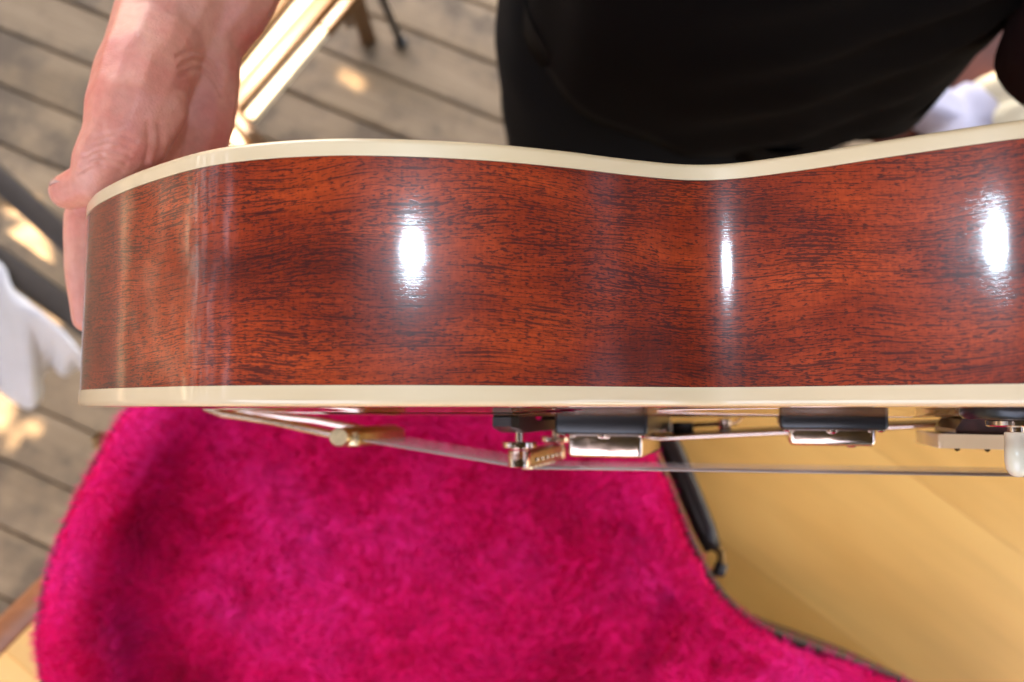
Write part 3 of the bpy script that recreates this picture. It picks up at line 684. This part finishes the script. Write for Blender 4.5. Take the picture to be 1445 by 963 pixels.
# shirt
def clothring(c, a, b, z, n=120, fold=0, ph=0, nf=9, squ=2.3):
    out = []
    for k in range(n):
        t = 2 * math.pi * k / n; ct, st = math.cos(t), math.sin(t)
        r = (abs(ct) ** squ + abs(st) ** squ) ** (-1 / squ)
        f = 1 + fold * (.5 * math.sin(nf * t + ph) + .35 * math.sin((nf * 1.7) * t + 2 * ph + 1)) if True else 1
        out.append((c[0] + a * r * ct * f, c[1] + b * r * st * f, z))
    return np.array(out)
zs = np.linspace(.845, 1.43, 40); rs = []
for z in zs:
    t = (z - .845) / .585
    a = float(np.interp(z, [.845, .95, 1.05, 1.25, 1.38, 1.43], [.186, .170, .166, .180, .175, .10])); b = float(np.interp(z, [.845, .95, 1.05, 1.25, 1.38, 1.43], [.135, .140, .140, .125, .095, .06]))
    cy = float(np.interp(z, [.845, 1.05, 1.43], [.395, .395, .425]))
    rg = clothring((.187 - .0 * t, cy), a, b, z, 160, .018 * (1 - t) + .006, z * 9, 8)
    rg[:, 2] += .022 * np.sin(np.arange(160) / 160 * 2 * math.pi * 2 + 1.0) * max(0, 1 - (z - .845) / .2)
    # diagonal pull folds towards the left arm
    for i in range(160):
        p = rg[i]; w = (p[0] - .06) * .8 - (p[2] - .95) * 1.2
        rg[i, 1] -= .006 * math.sin(w * 75) * max(0, min(1, (.4 - p[1]) / .1)) * max(0, min(1, (p[0] - .10) / .12))
    rs.append(rg)
rs = [np.c_[rs[0][:, :2] * .985 + np.array([.187, .395]) * .015, rs[0][:, 2] + .03]] + rs
V, F = loft(rs); shirt = pyd('shirt', V, F, M['shirt'], person)
def sleeve(p0, p1, r0, r1, ph):
    path = [np.array(p0) * (1 - t) + np.array(p1) * t for t in np.linspace(0, 1, 14)]
    rad = [r0 + (r1 - r0) * t for t in np.linspace(0, 1, 14)]
    V, F = tube_data(path, rad, 40, 1, (0, 1, 0), False); V = np.array(V)
    for i in range(len(V)):
        c = path[i // 40]; V[i] = c + (V[i] - c) * (1 + .05 * math.sin((i % 40) / 40 * 2 * math.pi * 3 + ph + (i // 40) * .4))
    V2, _ = tube_data(path[-3:], [rad[-1] * .95] * 3, 40, 1, (0, 1, 0), False)
    o = pyd('sleeve', V, F, M['sleeve'], shirt); m = o.modifiers.new('s', 'SOLIDIFY'); m.thickness = .0016
    hv = [v for v in V[-40:]]; tube('sleeve_hem', hv + [hv[0]], .0016, M['hem'], o, 8); return o
slv = sleeve((.30, .425, 1.38), (.374, .255, .990), .08, .064, 0); sleeve((.01, .43, 1.38), (-.05, .45, 1.20), .08, .075, 1)
# trousers
rs = []
for z in np.linspace(.60, .965, 20):
    a = float(np.interp(z, [.60, .78, .88, .965], [.162, .170, .160, .140])); rs.append(clothring((.155, .41), a, float(np.interp(z, [.6, .85, .965], [.10, .115, .105])), z, 100, .012, z * 12, 7, 2.5))
V, F = loft(rs); tr = pyd('trousers', V, F + [tuple(range(100))], M['trouser'], person)
for s in (-1, 1):
    hx = .155 + s * .082; rs = []
    for z in np.linspace(.64, .06, 26):
        r = float(np.interp(z, [.06, .3, .5, .64], [.070, .068, .078, .088])); rs.append(clothring((hx + s * .012 * (1 - z / .64), .41 + .02 * (1 - z / .64)), r * .95, r * 1.05, z, 48, .03, z * 14 + s, 4, 2))
    V, F = loft(rs); pyd('trouser_leg', V, F, M['trouser'], tr)
    hp_ = [(hx + s * .02, .47, .05), (hx + s * .02, .43, .055), (hx + s * .025, .34, .042), (hx + s * .03, .26, .034), (hx + s * .03, .235, .030)]
    tube('shoe', [np.array(p) for p in hp_], [.030, .044, .044, .038, .022], M['leather'], person, 18, .72)

# ------------------------------------------------------------------ wooden folding chair, upper left
ch = empty('wooden_chair', tuple(pz(380, 60, 0))); tag(ch, 'tan wooden chair with sunlit cream slats behind the gripping hand', 'chair')
SZ = .42
d1 = pz(430, 20, SZ) - pz(330, 140, SZ); d1[2] = 0; d1 /= np.linalg.norm(d1)
def strip(name, p, q, w, z, h, mat): return bar(name, pz(*p, z), pz(*q, z), w, h, mat, ch, bevel=.0025)
strip('seat_rail', (290, 140), (474, -87), .018, SZ + .004, .03, M['chairwood'])
strip('slat', (326, 138), (520, -112), .0225, SZ - .004, .014, M['cream'])
strip('seat_rail', (326, 158), (560, -110), .024, SZ + .004, .03, M['chairwood'])
strip('slat', (350, 166), (458, 36), .021, SZ - .004, .014, M['cream'])
strip('seat_rail', (455, 42), (575, -100), .024, SZ - .004, .02, M['chairwood'])
strip('front_rail', (296, 118), (372, 212), .017, SZ + .004, .032, M['chairwood'])
strip('slat', (292, 140), (352, 222), .012, SZ - .004, .014, M['cream'])
strip('front_rail', (276, 140), (345, 236), .012, SZ, .03, M['chairwood'])
strip('slat', (262, 145), (330, 240), .016, SZ - .004, .014, M['cream'])
strip('seat_rail', (240, 150), (318, 256), .014, SZ, .03, M['chairwood'])
bar('leg', pz(520, 57, 0), pz(478, -75, .40), .030, .022, M['chairwood'], ch)
bar('leg', pz(492, 34, .05), pz(476, -40, .40), .016, .018, M['chairwood'], ch)
bar('leg', pz(330, 250, 0), pz(345, 205, .40), .030, .022, M['chairwood'], ch)
bar('leg', pz(250, -10, 0), pz(262, 60, .40), .030, .022, M['chairwood'], ch)
# black metal chair whose leg stands beside it
bc = empty('metal_chair', tuple(pz(565, 60, 0))); tag(bc, 'thin black metal chair leg standing on the deck beside the wooden chair', 'chair')
tube('leg', [pz(566, 61, .004), pz(540, 0, .2), pz(515, -70, .42)], .0075, M['blackmetal'], bc, 10)
tube('leg', [pz(760, -40, .004), pz(700, -75, .42)], .0075, M['blackmetal'], bc, 10)
tube('seat_frame', [pz(515, -70, .42), pz(610, -95, .42), pz(700, -75, .42), pz(680, -210, .42), pz(520, -200, .42), pz(515, -70, .42)], .009, M['blackmetal'], bc, 10)
tube('foot_cap', [pz(566, 61, .0), pz(566, 60, .014)], .012, M['blackmetal'], bc, 12)

# ------------------------------------------------------------------ dark bench and draped cloth, left
be = empty('garden_bench', tuple(pz(-60, 330, 0))); tag(be, 'dark brown bench frame on the deck left of the guitar', 'bench')
BZ = .36
def brail(name, p, q, w): return bar(name, pz(*p, BZ), pz(*q, BZ), w, .035, M['darkbar'], be)
brail('rail', (-330, -40), (180, 415), .030); brail('rail', (-330, 134), (250, 546), .034)
bar('cross_rail', pz(165, 398, BZ - .01), pz(235, 535, BZ - .01), .03, .03, M['darkbar'], be); bar('cross_rail', pz(-325, -36, BZ - .01), pz(-325, 138, BZ - .01), .03, .03, M['darkbar'], be)
for p in ((165, 400), (235, 533), (-325, -36), (-325, 138)):
    t = pz(*p, BZ - .02); bar('leg', (t[0], t[1], 0), t, .03, .03, M['darkbar'], be, (0, 1, 0))
# white cloth lying over the near rail and hanging down
cl_edge = [(-120, 545), (-60, 560), (-10, 548), (18, 566), (42, 577), (58, 560), (60, 530), (74, 519), (92, 531), (112, 520), (150, 545)]
cl_top = [(-140, 262), (-90, 300), (-50, 335), (-12, 362), (4, 376), (16, 405), (40, 425), (66, 446), (92, 470), (118, 500), (150, 530)]
n = 60; te, _ = spline(np.array(cl_edge, float), n, False); tt, _ = spline(np.array(cl_top, float), n, False)
V = []; F = []; mrows = 26
for i in range(mrows):
    t = i / (mrows - 1)
    for j in range(n):
        x, y = tt[j] * (1 - t) + te[j] * t
        z = BZ + .028 - .17 * max(0, t - .12) ** 1.15 + .012 * math.sin(j * .42 + t * 2) * t + .008 * math.sin(j * .9 + 3 * t + 1) * t
        V.append(pz(x, y, z) + np.array([0, 0, .006 * fn((x / 60, y / 60, 0), 1)]))
for i in range(mrows - 1):
    for j in range(n - 1): F.append((i * n + j, i * n + j + 1, (i + 1) * n + j + 1, (i + 1) * n + j))
cl = pyd('cloth', V, F, M['white']); tag(cl, 'crumpled white cloth draped over the dark bench at the left', 'cloth')
so = cl.modifiers.new('s', 'SOLIDIFY'); so.thickness = .003; so.offset = 0

# ------------------------------------------------------------------ things behind at the right
rc = empty('side_stool', tuple(pz(1420, 120, 0))); tag(rc, 'red-brown wooden stool behind the person at the right', 'stool')
sc_ = pz(1440, 110, .45)
frombm('seat', box_bm(sc_ - np.array([0, 0, .012]), (.20, .03, 0), (-.025, .17, 0), (0, 0, .012)), M['redbrown'], rc, True, .006, 3, 40)
for sx in (-1, 1):
    for sy in (-1, 1):
        t = sc_ + np.array([.16 * sx - .02 * sy, .13 * sy + .02 * sx, -.02]); bar('leg', (t[0], t[1], 0), t, .03, .03, M['redbrown'], rc, (0, 1, 0))
def heap(name, c, rx, ry, h, mat, seed, rot=0):
    V = []; F = []; n = 40; m = 14
    for i in range(m):
        ph = i / (m - 1) * math.pi / 2
        for k in range(n):
            t = 2 * math.pi * k / n
            r = math.cos(ph) * (1 + .22 * math.sin(3 * t + seed) + .1 * math.sin(7 * t + 2 * seed)); x, y = rx * r * math.cos(t), ry * r * math.sin(t)
            z = h * math.sin(ph) * (1 + .35 * mnoise.noise(Vector((x * 14 + seed, y * 14, 0))))
            V.append((c[0] + x * math.cos(rot) - y * math.sin(rot), c[1] + x * math.sin(rot) + y * math.cos(rot), c[2] + z))
    for i in range(m - 1):
        for k in range(n): F.append((i * n + k, i * n + (k + 1) % n, (i + 1) * n + (k + 1) % n, (i + 1) * n + k))
    F += [tuple(range(n))[::-1]]
    return pyd(name, V, F, mat)
tag(heap('folded_cloth', pz(1345, 185, .451), .055, .075, .05, M['lav'], 1.3, .4), 'lavender-white folded cloth beside the black shirt', 'cloth')
tag(heap('cream_towel', pz(1425, 175, .451), .055, .06, .07, M['creamcloth'], 2.6, .2), 'bright cream cloth heap at the right edge above the guitar', 'cloth')

# ------------------------------------------------------------------ leafy tree overhead that shades the table, with gaps for the sun flecks
LITS = []      # (world point, radius of the gap)
def lit(x, y, z, r): LITS.append((pz(x, y, z), r))
lit(507, 84, 0, .030)
for t in np.linspace(0, 1, 7): lit(325 + 125 * t, 150 - 135 * t, SZ, .026)
lit(315, 190, SZ, .035); lit(306, 205, SZ, .03)
for x, y in ((60, 350), (80, 385), (40, 370), (95, 330), (100, 410)): lit(x, y, 0, .05)
lit(-8, 572, 0, .035); lit(1420, 150, .5, .045)
tree = empty('shade_tree', (-2.6, 2.4, -.05)); tag(tree, 'unseen leafy tree shading the table, with hanging boughs added to block light', 'tree')
tube('trunk', [(-2.6, 2.4, -.3), (-2.55, 2.35, 1.2), (-2.3, 2.2, 2.6), (-1.8, 1.8, 3.3)], [.22, .17, .13, .10], M['bark'], tree, 14)
lim = [((-2.3, 2.2, 2.6), (-.5, 1.2, 3.3), (1.6, .6, 3.3)), ((-1.8, 1.8, 3.3), (-1.2, -.2, 3.4), (-.8, -2, 3.3)), ((-1.8, 1.8, 3.3), (.4, 2.4, 3.4), (2.2, 2.4, 3.2)), ((-1.2, -.2, 3.4), (.5, -1.2, 3.4), (1.8, -1.6, 3.3))]
for l in lim: tube('limb', [np.array(p) for p in l], [.08, .055, .02], M['bark'], tree, 10)
CZ0, CZ1 = 2.75, 3.45; S3 = np.array(SUN_DIR); cnt = 30000
P = np.c_[rng.uniform(-3.2, 3.4, cnt), rng.uniform(-3.2, 3.0, cnt), rng.uniform(CZ0, CZ1, cnt)]
keep = ((P[:, 1] > -.3 + .2 * np.sin(P[:, 0] * 3.1)) & (P[:, 0] < 2.3)) | ((P[:, 0] > -.15 + .2 * np.sin(P[:, 1] * 4)) & (P[:, 0] < 1.7) & (P[:, 1] > -2.7))  # second band: leaves added over the front to keep light off the case
# unseen boughs added at left, front and right to block side light
nd = 9000; PD = np.c_[rng.uniform(-3.5, -2.75, nd), rng.uniform(-2.6, 3.0, nd), rng.uniform(.25, CZ0, nd)]
nd = 5000; PE = np.c_[rng.uniform(-.2, 1.7, nd), rng.uniform(-3.1, -2.4, nd), rng.uniform(.25, CZ0, nd)]
PF = np.c_[rng.uniform(2.4, 3.1, nd), rng.uniform(-2.8, 2.8, nd), rng.uniform(1.5, CZ0, nd)]; PG = np.c_[rng.uniform(-3.2, -.2, nd), rng.uniform(-3.2, -2.6, nd), rng.uniform(.25, 2.3, nd)]
P = np.vstack([P[keep], PD, PE, PF, PG]); keep = np.ones(len(P), bool)
P = P[keep]; cnt = len(P)
d1_ = rng.normal(0, 1, (cnt, 3)) * np.array([1, 1, .35]); d1_ /= np.linalg.norm(d1_, axis=1)[:, None]
d2_ = np.cross(d1_, np.array([0, 0, 1]) + rng.normal(0, .3, (cnt, 3))); d2_ /= np.linalg.norm(d2_, axis=1)[:, None]
ll = rng.uniform(.075, .12, cnt)[:, None]; lw = ll * .55
def sunfloor(Q): return Q - S3 * (Q[:, 2:3] / S3[2])
ok = np.ones(cnt, bool); Pf = sunfloor(P)
for pt, r in LITS:
    f = sunfloor(pt[None])[0]
    for k in (-1, -.5, 0, .5, 1):
        Q = sunfloor(P + d1_ * ll * k); ok &= np.hypot(Q[:, 0] - f[0], Q[:, 1] - f[1]) > r + .030 * (1 - abs(k)) + .008
P, d1_, d2_, ll, lw = P[ok], d1_[ok], d2_[ok], ll[ok], lw[ok]; cnt = len(P)
# fill chance openings over the table, the case and the people with further leaves
gx, gy, gs_ = -1.5, -1.3, .012; G = np.zeros((250, 270), bool)
C0 = sunfloor(P)[:, :2]; A1 = sunfloor(P + d1_ * ll)[:, :2] - C0; A2 = sunfloor(P + d2_ * lw)[:, :2] - C0
tt_, ss_ = np.meshgrid(np.linspace(-1, 1, 15), np.linspace(-1, 1, 11)); mk = np.abs(tt_) + np.abs(ss_) <= 1
for t, s_ in zip(tt_[mk], ss_[mk]):
    q = C0 + A1 * t + A2 * s_; ix = ((q[:, 0] - gx) / gs_).astype(int); iy = ((q[:, 1] - gy) / gs_).astype(int)
    g = (ix >= 0) & (ix < 250) & (iy >= 0) & (iy < 270); G[ix[g], iy[g]] = True
LF_ = np.array([sunfloor(pt[None])[0][:2] for pt, r in LITS]); LR_ = np.array([r for pt, r in LITS]); add = []
for ix, iy in zip(*np.where(~G)):
    if G[ix, iy]: continue
    c = np.array([gx + (ix + .5) * gs_, gy + (iy + .5) * gs_])
    if (np.hypot(*(LF_ - c).T) < LR_ + .075).any(): continue
    add.append(c); G[max(ix - 2, 0):ix + 3, max(iy - 2, 0):iy + 3] = True
add = np.array(add); z = rng.uniform(CZ0, CZ1, len(add)); na = len(add)
PA = np.c_[add, np.zeros(na)] + S3 / S3[2] * z[:, None]; an = rng.uniform(0, 6.28, na)
P = np.vstack([P, PA]); d1_ = np.vstack([d1_, np.c_[np.cos(an), np.sin(an), np.zeros(na)]]); d2_ = np.vstack([d2_, np.c_[-np.sin(an), np.cos(an), rng.normal(0, .1, na)]])
ll = np.vstack([ll, np.full((na, 1), .058)]); lw = np.vstack([lw, np.full((na, 1), .040)]); cnt = len(P)
V4 = np.empty((cnt * 4, 3)); V4[0::4] = P - d1_ * ll; V4[1::4] = P + d2_ * lw; V4[2::4] = P + d1_ * ll; V4[3::4] = P - d2_ * lw
me = bpy.data.meshes.new('crown_and_added_boughs'); me.vertices.add(cnt * 4); me.vertices.foreach_set('co', V4.ravel()); me.loops.add(cnt * 4); me.loops.foreach_set('vertex_index', np.arange(cnt * 4, dtype=np.int32))
me.polygons.add(cnt); me.polygons.foreach_set('loop_start', np.arange(0, cnt * 4, 4, dtype=np.int32)); me.polygons.foreach_set('loop_total', np.full(cnt, 4, np.int32)); me.update(calc_edges=True)
cr = link('crown_and_added_boughs', me, M['leaf'], tree, False); tag(cr, kind='stuff')
